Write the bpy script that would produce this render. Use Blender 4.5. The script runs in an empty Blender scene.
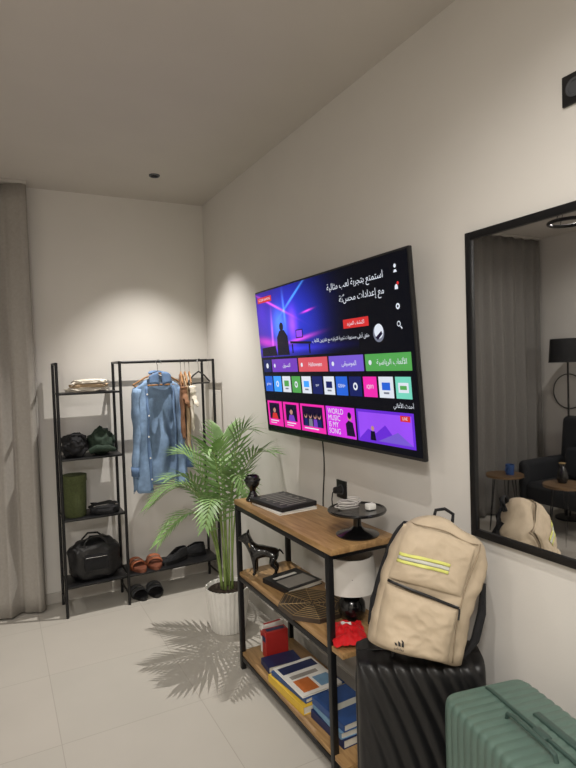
import bpy, bmesh, math, random, unicodedata
from mathutils import Vector, Matrix, Euler, noise
random.seed(7)
C = bpy.context.scene.collection
PI = math.pi
def R(a): return math.radians(a)
W, D, H, CEIL = 1.42, 4.0, 1.53, 2.73      # right wall x, back wall y, eye height, ceiling

# ------------------------------------------------------------------ materials
def lin(c):
    return tuple(((v/255)/12.92 if v/255 <= .04045 else ((v/255+.055)/1.055)**2.4) for v in c)
def mat(name, col, rough=.6, metal=0, var=.08, scale=25, bump=0, bscale=None, emit=0, coat=0, spec=.5, ior=None):
    m = bpy.data.materials.new(name); m.use_nodes = True
    nt = m.node_tree; b = nt.nodes['Principled BSDF']
    c = lin(col)
    tc = nt.nodes.new('ShaderNodeTexCoord'); n = nt.nodes.new('ShaderNodeTexNoise')
    n.inputs['Scale'].default_value = scale; n.inputs['Detail'].default_value = 4
    nt.links.new(tc.outputs['Object'], n.inputs['Vector'])
    r = nt.nodes.new('ShaderNodeValToRGB')
    r.color_ramp.elements[0].position = .3; r.color_ramp.elements[1].position = .7
    r.color_ramp.elements[0].color = (*[max(0, v*(1-var)) for v in c], 1)
    r.color_ramp.elements[1].color = (*[min(1, v*(1+var)) for v in c], 1)
    nt.links.new(n.outputs['Fac'], r.inputs['Fac']); nt.links.new(r.outputs['Color'], b.inputs['Base Color'])
    b.inputs['Roughness'].default_value = rough; b.inputs['Metallic'].default_value = metal
    b.inputs['Specular IOR Level'].default_value = spec
    b.inputs['Coat Weight'].default_value = coat
    if bump:
        n2 = nt.nodes.new('ShaderNodeTexNoise'); n2.inputs['Scale'].default_value = bscale or scale*4
        nt.links.new(tc.outputs['Object'], n2.inputs['Vector'])
        bp = nt.nodes.new('ShaderNodeBump'); bp.inputs['Strength'].default_value = bump; bp.inputs['Distance'].default_value = .01
        nt.links.new(n2.outputs['Fac'], bp.inputs['Height']); nt.links.new(bp.outputs['Normal'], b.inputs['Normal'])
    if emit:
        nt.links.new(r.outputs['Color'], b.inputs['Emission Color']); b.inputs['Emission Strength'].default_value = emit
    return m
def emat(name, col, s=1.0):
    m = mat(name, col, rough=.25, var=.05, scale=6)
    nt = m.node_tree; b = nt.nodes['Principled BSDF']
    for l in list(nt.links):
        if l.to_socket == b.inputs['Base Color']: nt.links.remove(l)
    b.inputs['Base Color'].default_value = (.002, .002, .002, 1)
    b.inputs['Specular IOR Level'].default_value = .15
    r = [n for n in nt.nodes if n.type == 'VALTORGB'][0]
    nt.links.new(r.outputs['Color'], b.inputs['Emission Color']); b.inputs['Emission Strength'].default_value = s
    return m

wall_m = mat('wall_paint', (214, 210, 204), .85, var=.02, scale=3, bump=.03, bscale=180)
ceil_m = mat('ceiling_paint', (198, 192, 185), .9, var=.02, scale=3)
base_m = mat('baseboard_paint', (182, 177, 170), .5, var=.03)
black_metal = mat('black_metal', (24, 24, 26), .42, .3, var=.1)
black_plastic = mat('black_plastic', (22, 22, 24), .35, var=.1)
black_fabric = mat('black_fabric', (22, 22, 25), .9, var=.3, scale=60, bump=.3)
dark_green = mat('dark_green_fabric', (32, 48, 36), .9, var=.3, scale=40, bump=.3)
olive = mat('olive_fabric', (70, 78, 42), .85, var=.25, scale=90, bump=.4)
white_cer = mat('white_pot', (232, 230, 224), .5, var=.03)
soil_m = mat('soil', (48, 36, 26), .95, var=.4, scale=80, bump=.6)
leaf_m = mat('palm_leaf', (118, 152, 90), .5, var=.35, scale=9)
stem_m = mat('palm_stem', (136, 158, 88), .6, var=.2)
denim = mat('denim', (124, 150, 182), .85, var=.16, scale=30, bump=.25, bscale=200)
denim_d = mat('denim_dark', (92, 118, 154), .85, var=.12, scale=30)
tan_f = mat('tan_cloth', (180, 156, 126), .85, var=.08, bump=.2)
rust_f = mat('rust_cloth', (130, 92, 66), .85, var=.12, bump=.2)
cream_f = mat('cream_cloth', (206, 198, 184), .85, var=.06, bump=.2)
curtain_m = mat('curtain_fabric', (158, 153, 146), .9, var=.05, scale=60, bump=.15, bscale=400)
curtain_shaded = mat('shaded_curtain_fabric', (122, 119, 115), .9, var=.05, scale=60, bump=.15, bscale=400)  # curtain grey darkened: shade on the far curtain is put into the colour
beige_bag = mat('beige_nylon', (184, 167, 143), .7, var=.04, scale=30, bump=.12, bscale=60)
neon = mat('neon_yellow', (206, 208, 112), .5, var=.05)
white_m = mat('white_matte', (232, 230, 224), .6, var=.03)
stripe_g = mat('stripe_grey', (190, 190, 180), .6, var=.04)
grey_m = mat('grey_trim', (150, 146, 140), .6, var=.05)
wood_leg = mat('wood_hanger', (150, 108, 66), .5, var=.15)
brown_l = mat('brown_leather', (172, 98, 62), .5, var=.12, bump=.15)
brown_d = mat('insole_brown', (116, 66, 46), .6, var=.12)
black_shell = mat('black_shell', (15, 15, 17), .42, var=.15, bump=.08, bscale=300)
green_shell = mat('teal_shell', (84, 106, 97), .38, var=.06, bump=.08, bscale=300)
green_trim = mat('green_trim', (56, 76, 70), .45, var=.08)
chrome = mat('chrome', (190, 190, 190), .2, 1, var=.03)
shade_m = mat('lampshade', (206, 202, 195), .7, var=.03)
gold = mat('gold_paint', (158, 132, 88), .45, .3, var=.1)
brown_card = mat('brown_board', (62, 50, 40), .5, var=.2)
red_foil = mat('red_foil', (205, 30, 36), .3, var=.1, bump=.5, bscale=40)
red_m = mat('red_card', (170, 40, 36), .5, var=.06)
yellow_m = mat('yellow_card', (214, 176, 56), .5, var=.05)
blue_m = mat('blue_card', (44, 76, 130), .5, var=.1)
navy_m = mat('navy_card', (30, 42, 84), .5, var=.1)
sky_m = mat('sky_card', (112, 150, 180), .5, var=.1)
orange_m = mat('orange_card', (200, 112, 54), .5, var=.1)
paper_m = mat('paper_edges', (216, 211, 198), .8, var=.06, scale=120)
black_card = mat('black_card', (26, 26, 30), .45, var=.1)
blackgloss = mat('black_glaze', (14, 14, 15), .22, var=.1, coat=.3)
ring_m = mat('downlight_trim', (86, 88, 92), .4, .4, var=.05)
velvet = mat('dark_velvet', (28, 30, 34), .8, var=.15, scale=40, bump=.2)

def wood_mat(name, c0, c1):
    m = bpy.data.materials.new(name); m.use_nodes = True; nt = m.node_tree; b = nt.nodes['Principled BSDF']
    tc = nt.nodes.new('ShaderNodeTexCoord'); mp = nt.nodes.new('ShaderNodeMapping'); mp.inputs['Scale'].default_value = (30, 3, 30)
    n = nt.nodes.new('ShaderNodeTexNoise'); n.inputs['Scale'].default_value = 2; n.inputs['Detail'].default_value = 8; n.inputs['Distortion'].default_value = .6
    r = nt.nodes.new('ShaderNodeValToRGB')
    r.color_ramp.elements[0].position = .3; r.color_ramp.elements[1].position = .72
    r.color_ramp.elements[0].color = (*lin(c0), 1); r.color_ramp.elements[1].color = (*lin(c1), 1)
    nt.links.new(tc.outputs['Object'], mp.inputs['Vector']); nt.links.new(mp.outputs['Vector'], n.inputs['Vector'])
    nt.links.new(n.outputs['Fac'], r.inputs['Fac']); nt.links.new(r.outputs['Color'], b.inputs['Base Color'])
    b.inputs['Roughness'].default_value = .45
    return m
wood_m = wood_mat('wood_board', (128, 96, 58), (178, 142, 96))
wood_d = wood_mat('dark_wood', (84, 64, 44), (120, 94, 66))
def floor_mat():
    m = bpy.data.materials.new('floor_tiles'); m.use_nodes = True; nt = m.node_tree; b = nt.nodes['Principled BSDF']
    tc = nt.nodes.new('ShaderNodeTexCoord'); mp = nt.nodes.new('ShaderNodeMapping')
    mp.inputs['Location'].default_value = (-.777+.6*8, -2.45+.6*8, 0)
    br = nt.nodes.new('ShaderNodeTexBrick'); br.offset = 0; br.squash = 1
    br.inputs['Scale'].default_value = 1; br.inputs['Brick Width'].default_value = .6; br.inputs['Row Height'].default_value = .6
    br.inputs['Mortar Size'].default_value = .002; br.inputs['Mortar Smooth'].default_value = .3
    br.inputs['Color1'].default_value = (*lin((186, 180, 171)), 1); br.inputs['Color2'].default_value = (*lin((183, 178, 169)), 1)
    br.inputs['Mortar'].default_value = (*lin((166, 159, 150)), 1)
    n = nt.nodes.new('ShaderNodeTexNoise'); n.inputs['Scale'].default_value = 3; n.inputs['Detail'].default_value = 6
    mx = nt.nodes.new('ShaderNodeMixRGB'); mx.blend_type = 'MULTIPLY'; mx.inputs['Fac'].default_value = .12
    nt.links.new(tc.outputs['Object'], mp.inputs['Vector']); nt.links.new(mp.outputs['Vector'], br.inputs['Vector'])
    nt.links.new(tc.outputs['Object'], n.inputs['Vector'])
    nt.links.new(br.outputs['Color'], mx.inputs['Color1']); nt.links.new(n.outputs['Fac'], mx.inputs['Color2'])
    nt.links.new(mx.outputs['Color'], b.inputs['Base Color'])
    b.inputs['Roughness'].default_value = .5; b.inputs['Specular IOR Level'].default_value = .3
    return m
floor_m = floor_mat()
mirror_m = mat('mirror_glass', (222, 222, 222), .015, 1, var=.0)

# ------------------------------------------------------------------ mesh builder
class MB:
    def __init__(s): s.bm = bmesh.new(); s.mi = 0
    def _tag(s, n0):
        s.bm.faces.ensure_lookup_table()
        for f in s.bm.faces[n0:]: f.material_index = s.mi
    def m(s, i): s.mi = i; return s
    def box(s, c, size, bev=0, seg=2, rot=None):
        n0 = len(s.bm.faces)
        M = Matrix.Translation(Vector(c))
        if rot is not None: M = M @ rot.to_4x4()
        t = bmesh.new(); bmesh.ops.create_cube(t, size=1)
        for v in t.verts: v.co = Vector((v.co.x*size[0], v.co.y*size[1], v.co.z*size[2]))
        if bev: bmesh.ops.bevel(t, geom=list(t.edges), offset=bev, segments=seg, profile=.5, affect='EDGES')
        for v in t.verts: v.co = M @ v.co
        me = bpy.data.meshes.new('tmp'); t.to_mesh(me); t.free(); s.bm.from_mesh(me); bpy.data.meshes.remove(me)
        s._tag(n0); return s
    def grid(s, fn, nu, nv, cu=False, cv=False):
        n0 = len(s.bm.faces)
        vs = [[s.bm.verts.new(fn(i/(nu if cu else nu-1), j/(nv if cv else nv-1))) for j in range(nv)] for i in range(nu)]
        for i in range(nu if cu else nu-1):
            for j in range(nv if cv else nv-1):
                a, b = vs[i][j], vs[(i+1) % nu][j]; c, d = vs[(i+1) % nu][(j+1) % nv], vs[i][(j+1) % nv]
                try: s.bm.faces.new((a, b, c, d))
                except ValueError: pass
        s._tag(n0); return vs
    def tube(s, pts, r, n=8, closed=False, caps=True, flat=1.0):
        n0 = len(s.bm.faces)
        P = [Vector(p) for p in pts]; N = len(P); rings = []; up = None
        for i in range(N):
            if closed: t = P[(i+1) % N]-P[i-1]
            else: t = P[min(i+1, N-1)]-P[max(i-1, 0)]
            t.normalize()
            if up is None:
                up = Vector((0, 0, 1)) if abs(t.z) < .9 else Vector((1, 0, 0))
            a = t.cross(up)
            if a.length < 1e-5: a = t.cross(Vector((0, 1, 0)))
            a.normalize(); b = a.cross(t).normalized(); up = b
            rr = r[i] if isinstance(r, (list, tuple)) else r
            rings.append([s.bm.verts.new(P[i]+a*rr*math.cos(2*PI*k/n)+b*rr*flat*math.sin(2*PI*k/n)) for k in range(n)])
        for i in range(N if closed else N-1):
            A, B = rings[i], rings[(i+1) % N]
            for k in range(n):
                s.bm.faces.new((A[k], A[(k+1) % n], B[(k+1) % n], B[k]))
        if caps and not closed:
            s.bm.faces.new(rings[0][::-1]); s.bm.faces.new(rings[-1])
        s._tag(n0); return s
    def lathe(s, prof, n=40, c=(0, 0, 0), flute=0, fn=0):
        n0 = len(s.bm.faces); c = Vector(c); rings = []
        for r, z in prof:
            rings.append([s.bm.verts.new(c+Vector(((r*(1+flute*math.cos(fn*2*PI*k/n)))*math.cos(2*PI*k/n), (r*(1+flute*math.cos(fn*2*PI*k/n)))*math.sin(2*PI*k/n), z))) for k in range(n)])
        for A, B in zip(rings, rings[1:]):
            for k in range(n): s.bm.faces.new((A[k], A[(k+1) % n], B[(k+1) % n], B[k]))
        if prof[0][0] > 1e-4: s.bm.faces.new(rings[0][::-1])
        if prof[-1][0] > 1e-4: s.bm.faces.new(rings[-1])
        s._tag(n0); return s
    def quad(s, pts):
        n0 = len(s.bm.faces); s.bm.faces.new([s.bm.verts.new(p) for p in pts]); s._tag(n0); return s
    def prism(s, outline, z0, z1):
        n0 = len(s.bm.faces)
        a = [s.bm.verts.new((x, y, z0)) for x, y in outline]; b = [s.bm.verts.new((x, y, z1)) for x, y in outline]
        n = len(a)
        s.bm.faces.new(a[::-1]); s.bm.faces.new(b)
        for k in range(n): s.bm.faces.new((a[k], a[(k+1) % n], b[(k+1) % n], b[k]))
        s._tag(n0); return s
    def blob(s, c, rad, amp=.15, freq=3, seed=0, floor=None, sub=4, pw=1.0):
        n0 = len(s.bm.faces); t = bmesh.new(); bmesh.ops.create_icosphere(t, subdivisions=sub, radius=1)
        for v in t.verts:
            d = v.co.normalized()
            k = 1+amp*noise.noise(d*freq+Vector((seed, seed*1.7, 0)))+amp*.5*noise.noise(d*freq*2.3+Vector((seed, 0, 3)))
            q = Vector([math.copysign(abs(x)**pw, x) for x in d])*k
            v.co = Vector((q.x*rad[0], q.y*rad[1], q.z*rad[2]))+Vector(c)
            if floor is not None and v.co.z < floor: v.co.z = floor
        me = bpy.data.meshes.new('tmp'); t.to_mesh(me); t.free(); s.bm.from_mesh(me); bpy.data.meshes.remove(me)
        s._tag(n0); return s
    def text(s, txt, size, M, align='CENTER'):
        n0 = len(s.bm.faces)
        cu = bpy.data.curves.new('t', 'FONT'); cu.body = txt; cu.size = size; cu.align_x = align; cu.align_y = 'CENTER'; cu.resolution_u = 3
        o = bpy.data.objects.new('t', cu); C.objects.link(o); bpy.context.view_layer.update()
        dg = bpy.context.evaluated_depsgraph_get(); me = bpy.data.meshes.new_from_object(o.evaluated_get(dg))
        me.transform(M); s.bm.from_mesh(me)
        bpy.data.objects.remove(o); bpy.data.meshes.remove(me); bpy.data.curves.remove(cu)
        s._tag(n0); return s
    def build(s, name, mats, parent=None, smooth=True, loc=None, ang=38, solid=0, sub=0):
        bmesh.ops.recalc_face_normals(s.bm, faces=list(s.bm.faces))
        me = bpy.data.meshes.new(name); s.bm.to_mesh(me); s.bm.free()
        for mm in (mats if isinstance(mats, (list, tuple)) else [mats]): me.materials.append(mm)
        if smooth:
            me.shade_smooth(); me.set_sharp_from_angle(angle=R(ang))
        o = bpy.data.objects.new(name, me); C.objects.link(o)
        if loc: o.location = loc
        if parent: o.parent = parent
        if solid:
            md = o.modifiers.new('solid', 'SOLIDIFY'); md.thickness = solid; md.offset = 0
        if sub:
            md = o.modifiers.new('sub', 'SUBSURF'); md.levels = sub; md.render_levels = sub
        return o
def tag(o, label, cat, group=None):
    o['label'] = label; o['category'] = cat
    if group: o['group'] = group
    return o
def thing(name, label, cat, loc=(0, 0, 0), rot=(0, 0, 0), group=None):
    o = bpy.data.objects.new(name, None); C.objects.link(o); o.empty_display_size = .05
    o.location = loc; o.rotation_euler = rot
    return tag(o, label, cat, group)
def struct(name, mb, m):
    o = mb.build(name, m, smooth=False); o['kind'] = 'structure'; return o

# ------------------------------------------------------------------ room shell
X0, Y0 = -2.2, -1.8
struct('floor', MB().box(((W+X0)/2, (D+Y0)/2, -.05), (W-X0+.2, D-Y0+.2, .1)), floor_m)
struct('ceiling', MB().box(((W+X0)/2, (D+Y0)/2, CEIL+.05), (W-X0+.2, D-Y0+.2, .1)), ceil_m)
struct('wall_right', MB().box((W+.05, (D+Y0)/2, CEIL/2), (.1, D-Y0, CEIL)), wall_m)
struct('wall_back', MB().box(((W+X0)/2, D+.05, CEIL/2), (W-X0+.2, .1, CEIL)), wall_m)
struct('wall_left', MB().box((X0-.05, (D+Y0)/2, CEIL/2), (.1, D-Y0, CEIL)), wall_m)
struct('wall_front', MB().box(((W+X0)/2, Y0-.05, CEIL/2), (W-X0+.2, .1, CEIL)), wall_m)
struct('baseboard_back', MB().box(((W+X0)/2, D-.006, .035), (W-X0, .012, .07), .002), base_m)
struct('baseboard_right', MB().box((W-.006, (D+Y0)/2-.006, .035), (.012, D-Y0-.012, .07), .002), base_m)

# ------------------------------------------------------------------ lights
LCOL = (1, .96, .90)
def downlight(loc, label, power, angle=150, blend=.8):
    t = thing('ceiling_spotlight', label, 'ceiling light', loc)
    MB().lathe([(.023, 0), (.025, -.008), (.032, -.008), (.034, 0)], 40).build('trim_ring', ring_m, t)
    MB().lathe([(.0, -.001), (.024, -.001)], 32).build('lens', chrome, t)
    l = bpy.data.lights.new('spot', 'SPOT'); l.energy = power; l.spot_size = R(angle); l.spot_blend = blend
    l.shadow_soft_size = .003; l.color = LCOL
    lo = bpy.data.objects.new('spot_lamp', l); C.objects.link(lo); lo.location = (0, 0, -.004); lo.parent = t
    return t
downlight((.93, 3.47, CEIL), 'small dark round spotlight in the ceiling above the clothes rack', 178, angle=84, blend=1)
downlight((.55, .75, CEIL), 'ceiling spotlight above the suitcases, outside the photo', 58, angle=150, blend=1)
downlight((-1.2, 1.2, CEIL), 'ceiling spotlight over the middle of the room, outside the photo', 42, angle=160, blend=1)
downlight((-1.35, 2.9, CEIL), 'added ceiling fill spotlight before the armchair, outside the photo', 46, angle=160, blend=1)  # added spot, brightens the left side of the room for the mirror
fx = thing('fill_ceiling_lamp', 'added wide round ceiling fill lamp behind the viewer', 'ceiling light', (-.5, -.6, CEIL))  # added unseen fixture, gives the whole room a wide fill
MB().lathe([(0, 0), (.28, 0), (.29, -.05), (.27, -.06), (.26, -.05), (0, -.05)], 48).build('fill_lamp_body', white_m, fx)
al = bpy.data.lights.new('lamp', 'AREA'); al.shape = 'DISK'; al.size = .5; al.energy = 74; al.color = LCOL
ao = bpy.data.objects.new('fill_lamp_panel', al); C.objects.link(ao); ao.location = (0, 0, -.064); ao.parent = fx

# ------------------------------------------------------------------ curtains
def curtain(x0, x1, label, seed, m_):
    n = int((x1-x0)/.15)
    t = thing('curtain', label, 'curtain', (x0, 3.88, 0))
    wd = x1-x0
    def fn(u, v):
        z = .015+v*(CEIL-.035)
        ph = u*n*2*PI
        a = .028*(1-.15*v)*(1+.4*noise.noise(Vector((u*5+seed, v*1.2, 0))))
        sag = .02*noise.noise(Vector((u*4+seed, v*2, 5)))
        s_ = math.sin(ph+.5*math.sin(ph)+sag*20)
        return Vector((u*wd+.008*math.sin(2*ph)*(1-v*.4), a*s_+sag, z))
    m = MB(); m.grid(fn, n*16, 24); m.build('cloth', m_, t, solid=.004, ang=180)
    MB().box((wd/2, 0, CEIL-.01), (wd, .05, .02), .002).build('track', base_m, t)
curtain(-.93, .225, 'pleated grey curtain hanging at the left edge beside the clothes rack', 1, curtain_m)
curtain(-2.15, -.95, 'grey curtain with shade put into its colour in the far corner, seen only in the wall mirror', 4, curtain_shaded)

# ------------------------------------------------------------------ television
def shape_ar(sx):
    F = {}
    for cp in list(range(0xFE70, 0xFEFD)):
        d = unicodedata.decomposition(chr(cp)).split()
        if len(d) == 2: F.setdefault(int(d[1], 16), {})[d[0]] = chr(cp)
        if len(d) == 3: F.setdefault((int(d[1], 16), int(d[2], 16)), {})[d[0]] = chr(cp)
    out = []; i = 0; L = [ord(c) for c in sx]; toks = []
    while i < len(L):
        if i+1 < len(L) and (L[i], L[i+1]) in F and L[i] == 0x644: toks.append((L[i], L[i+1])); i += 2
        else: toks.append(L[i]); i += 1
    def fwd(t): return t in F and ('<initial>' in F[t])
    def back(t): return t in F and ('<final>' in F[t])
    for k, t in enumerate(toks):
        if t not in F: out.append(chr(t) if isinstance(t, int) else ''); continue
        p = k > 0 and fwd(toks[k-1]) and back(t); n_ = k+1 < len(toks) and fwd(t) and back(toks[k+1])
        key = '<medial>' if p and n_ else '<final>' if p else '<initial>' if n_ else '<isolated>'
        out.append(F[t].get(key, F[t].get('<isolated>', chr(t if isinstance(t, int) else t[0]))))
    return ''.join(out[::-1])
TW, TH = 1.27, .755
SW, SH = TW-.014, TH-.022
tv = thing('television', 'large flat television on the wall showing a colourful app menu', 'television', (1.294, 2.145, 1.549), (R(4), 0, R(-90)))
MB().box((0, .010, 0), (TW, .018, TH), .004).build('housing', black_plastic, tv)
MB().box((0, .045, -.02), (.7, .055, .42), .015).build('rear_cover', black_plastic, tv)
mbk = MB(); mbk.box((0, .095, .0), (.30, .051, .12), .004); mbk.build('wall_bracket', black_metal, tv)
E = {}
mats_ = []
def ec(key, col, s=1.0):
    E[key] = len(mats_); mats_.append(emat('screen_'+key, col, s))
ec('bg', (7, 9, 18)); ec('white', (225, 230, 240), 1.0); ec('red', (214, 50, 50)); ec('purple', (118, 62, 190)); ec('coral', (220, 88, 100))
ec('violet', (120, 90, 210)); ec('green', (86, 166, 84)); ec('blue', (40, 100, 216)); ec('teal', (40, 160, 165)); ec('pink', (236, 44, 170), 1.05)
ec('magenta', (206, 50, 220), 1.1); ec('navy', (24, 34, 96)); ec('mint', (120, 214, 190)); ec('hot', (236, 60, 190), 1.1); ec('cyan', (60, 150, 245), 1.2)
ec('dim', (120, 124, 140)); ec('grape', (104, 44, 210), 1.05); ec('dark', (26, 14, 46)); ec('lilac', (150, 76, 240), 1.05); ec('skin', (190, 140, 125)); ec('deep', (12, 9, 36))
hm = bpy.data.materials.new('screen_hero'); hm.use_nodes = True; nt = hm.node_tree; b = nt.nodes['Principled BSDF']
tc = nt.nodes.new('ShaderNodeTexCoord')
def glow(u, v, su, sv, rot, col, k):
    mp = nt.nodes.new('ShaderNodeMapping'); mp.vector_type = 'TEXTURE'
    mp.inputs['Location'].default_value = (-SW/2+u*SW, 0, SH/2-v*SH); mp.inputs['Rotation'].default_value = (0, R(rot), 0)
    mp.inputs['Scale'].default_value = (su*SW, 1, sv*SH)
    nt.links.new(tc.outputs['Object'], mp.inputs['Vector'])
    d = nt.nodes.new('ShaderNodeVectorMath'); d.operation = 'DOT_PRODUCT'
    nt.links.new(mp.outputs['Vector'], d.inputs[0]); nt.links.new(mp.outputs['Vector'], d.inputs[1])
    a = nt.nodes.new('ShaderNodeMath'); a.operation = 'MULTIPLY'; a.inputs[1].default_value = -1; nt.links.new(d.outputs['Value'], a.inputs[0])
    e_ = nt.nodes.new('ShaderNodeMath'); e_.operation = 'EXPONENT'; nt.links.new(a.outputs[0], e_.inputs[0])
    s_ = nt.nodes.new('ShaderNodeVectorMath'); s_.operation = 'SCALE'; s_.inputs[0].default_value = [c*k for c in lin(col)]
    nt.links.new(e_.outputs[0], s_.inputs['Scale']); return s_.outputs['Vector']
gs = [glow(.06, .25, .20, .30, 0, (80, 44, 200), .75), glow(.30, .22, .17, .24, 0, (40, 60, 225), .95), glow(.15, .10, .13, .008, 20, (255, 80, 220), 1.0),
      glow(.33, .08, .10, .008, -28, (80, 170, 255), 1.1), glow(.20, .25, .05, .10, -6, (80, 160, 255), .8), glow(.31, .26, .03, .09, 0, (170, 70, 255), 1.0),
      glow(.08, .36, .10, .03, 8, (255, 60, 170), .6), glow(.36, .36, .10, .012, -6, (255, 80, 200), .8), glow(.43, .19, .035, .006, -6, (255, 70, 200), 1.1),
      glow(.25, .42, .25, .02, 0, (70, 60, 255), .6), glow(.04, .12, .05, .12, 0, (60, 30, 160), .6), glow(.46, .30, .08, .17, 0, (34, 34, 140), .6),
      glow(.13, .30, .008, .12, 3, (255, 120, 230), .6), glow(.25, .16, .008, .10, -3, (90, 150, 255), .9)]
acc = gs[0]
for g in gs[1:]:
    ad = nt.nodes.new('ShaderNodeVectorMath'); ad.operation = 'ADD'; nt.links.new(acc, ad.inputs[0]); nt.links.new(g, ad.inputs[1]); acc = ad.outputs['Vector']
ad = nt.nodes.new('ShaderNodeVectorMath'); ad.operation = 'ADD'; ad.inputs[1].default_value = lin((7, 9, 18)); nt.links.new(acc, ad.inputs[0]); acc = ad.outputs['Vector']
nt.links.new(acc, b.inputs['Emission Color']); b.inputs['Emission Strength'].default_value = 1
b.inputs['Base Color'].default_value = (.002, .002, .002, 1); b.inputs['Roughness'].default_value = .25; b.inputs['Specular IOR Level'].default_value = .15
E['hero'] = len(mats_); mats_.append(hm)
sc = MB()
def P(u, v, lay): return Vector((-SW/2+u*SW, -.0006-.0004*lay, SH/2+.002-v*SH))
def rect(u0, v0, u1, v1, key, lay=1):
    sc.m(E[key]).quad([P(u0, v1, lay), P(u1, v1, lay), P(u1, v0, lay), P(u0, v0, lay)])
def poly(pts, key, lay=1): sc.m(E[key]).quad([P(u, v, lay) for u, v in pts])
def disc(u, v, r, key, lay=1, n=20):
    c = P(u, v, lay); sc.m(E[key]).quad([c+Vector((r*math.cos(2*PI*k/n), 0, r*math.sin(2*PI*k/n))) for k in range(n)])
def txt(s_, u, v, size, key='white', lay=4, align='CENTER'):
    sc.m(E[key]).text(s_, size, Matrix.Translation(P(u, v, lay)) @ Matrix.Rotation(PI/2, 4, 'X'), align)
rect(0, 0, 1, 1, 'bg', 0)
rect(0, 0, .74, .468, 'hero', 1)
poly([(.17, .335), (.195, .29), (.235, .29), (.262, .335), (.268, .46), (.165, .46)], 'deep', 3)
disc(.215, .265, .022, 'deep', 3)
poly([(.02, .40), (.15, .39), (.16, .46), (.02, .46)], 'deep', 2)
poly([(.28, .37), (.44, .385), (.44, .40), (.28, .385)], 'deep', 2)
poly([(.42, .40), (.432, .40), (.43, .46), (.42, .46)], 'deep', 2); poly([(.29, .39), (.30, .39), (.30, .45), (.29, .45)], 'deep', 2)
rect(.33, .30, .385, .355, 'deep', 3); rect(.335, .306, .38, .349, 'lilac', 4)
rect(.02, .035, .15, .075, 'red', 3); txt('CLOUD GAMING', .085, .055, .018)
txt(shape_ar('استمتع بتجربة لعب مثالية'), .89, .09, .038, align='RIGHT')
txt(shape_ar('مع إعدادات محسّنة'), .89, .17, .038, align='RIGHT')
rect(.66, .285, .80, .335, 'red', 3); txt(shape_ar('اكتشف المزيد'), .73, .31, .022)
txt(shape_ar('حقق أعلى مستويات تجربة الترفيه مع تلفزيون الألعاب'), .80, .385, .021, align='RIGHT')
disc(.845, .38, .034, 'dim', 2); disc(.847, .37, .028, 'white', 3); poly([(.83, .40), (.86, .37), (.865, .385), (.84, .415)], 'dark', 4)
disc(.945, .065, .007, 'white', 3); poly([(.937, .096), (.941, .083), (.949, .083), (.953, .096)], 'white', 3)
disc(.945, .165, .008, 'white', 3); rect(.938, .165, .952, .178, 'white', 3); disc(.953, .150, .006, 'red', 4)
disc(.945, .26, .011, 'white', 3); disc(.945, .26, .005, 'bg', 4)
disc(.943, .345, .010, 'white', 3); disc(.943, .345, .007, 'bg', 4); poly([(.948, .36), (.951, .355), (.958, .368), (.955, .372)], 'white', 3)
for u0, u1, k, s_ in ((.10, .32, 'purple', shape_ar('التسوق')), (.33, .54, 'coral', 'Halloween'), (.55, .755, 'violet', shape_ar('الموسيقى')), (.765, .985, 'green', shape_ar('الألعاب الرياضية'))):
    rect(u0, .485, u1, .575, k, 2); txt(s_, (u0+u1)/2+.02, .53, .028)
    disc(u0+.025, .53, .010, 'white', 3)
rect(.02, .485, .09, .575, 'navy', 2); disc(.055, .53, .014, 'white', 3)
apps = ['blue', 'cyan', 'white', 'green', 'white', 'navy', 'white', 'blue', 'navy', 'pink', 'white', 'mint']
words = ['prime', '', '', '', '', 'tv+', '', 'OSN+', '', 'iQIYI', '', '']
u = .02
for k, a in enumerate(apps):
    w = .070; rect(u, .605, u+w, .715, a, 2)
    if words[k]: txt(words[k], u+w/2, .66, .022, 'white')
    elif a == 'white':
        kk = ['', '', 'green', '', 'cyan', '', 'navy', '', '', '', 'blue', ''][k]
        rect(u+.015, .635, u+w-.015, .675, kk, 3); rect(u+.022, .685, u+w-.022, .695, 'dim', 3)
    elif a == 'mint': rect(u+.012, .635, u+w-.012, .685, 'white', 3); rect(u+.02, .65, u+w-.02, .67, 'green', 4)
    else: disc(u+w/2, .66, .016, 'white', 3); disc(u+w/2, .66, .008, a, 4)
    u += .0805
txt(shape_ar('أحدث الأغاني'), .98, .752, .022, align='RIGHT')
us = [.02, .165, .31, .50, .69, .985]
for k, (a, b_) in enumerate(zip(us, us[1:])):
    rect(a, .785, b_-.01, .965, ['pink', 'pink', 'pink', 'magenta', 'grape'][k], 2)
for j, a in enumerate((.035, .185)):
    rect(a, .80, a+.095, .915, 'dark', 3)
    poly([(a+.02, .915), (a+.03, .872), (a+.066, .872), (a+.078, .915)], ['red', 'purple'][j], 4); disc(a+.048, .848, .016, 'skin', 5); poly([(a+.034, .848), (a+.036, .818), (a+.06, .818), (a+.062, .845), (a+.05, .832)], 'deep', 6)
    rect(a+.005, .925, a+.08, .932, 'white', 4); rect(a+.005, .942, a+.06, .947, 'white', 4)
rect(.325, .80, .475, .93, 'dark', 3)
for j, uu in enumerate((.35, .385, .42, .45)):
    poly([(uu-.015, .93), (uu-.012, .88), (uu+.012, .88), (uu+.015, .93)], ['navy', 'dim', 'purple', 'navy'][j], 4); disc(uu, .86, .013, 'skin', 5); disc(uu, .852, .011, 'deep', 6)
rect(.335, .94, .44, .947, 'white', 4)
for j, s_ in enumerate(('WORLD', 'MUSIC', 'IS MY', 'SONG')): txt(s_, .513, .815+j*.04, .034, 'white', align='LEFT')
poly([(.625, .95), (.622, .88), (.64, .86), (.665, .87), (.675, .95)], 'dark', 3); disc(.648, .838, .016, 'skin', 3); disc(.648, .83, .014, 'deep', 4)
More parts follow.
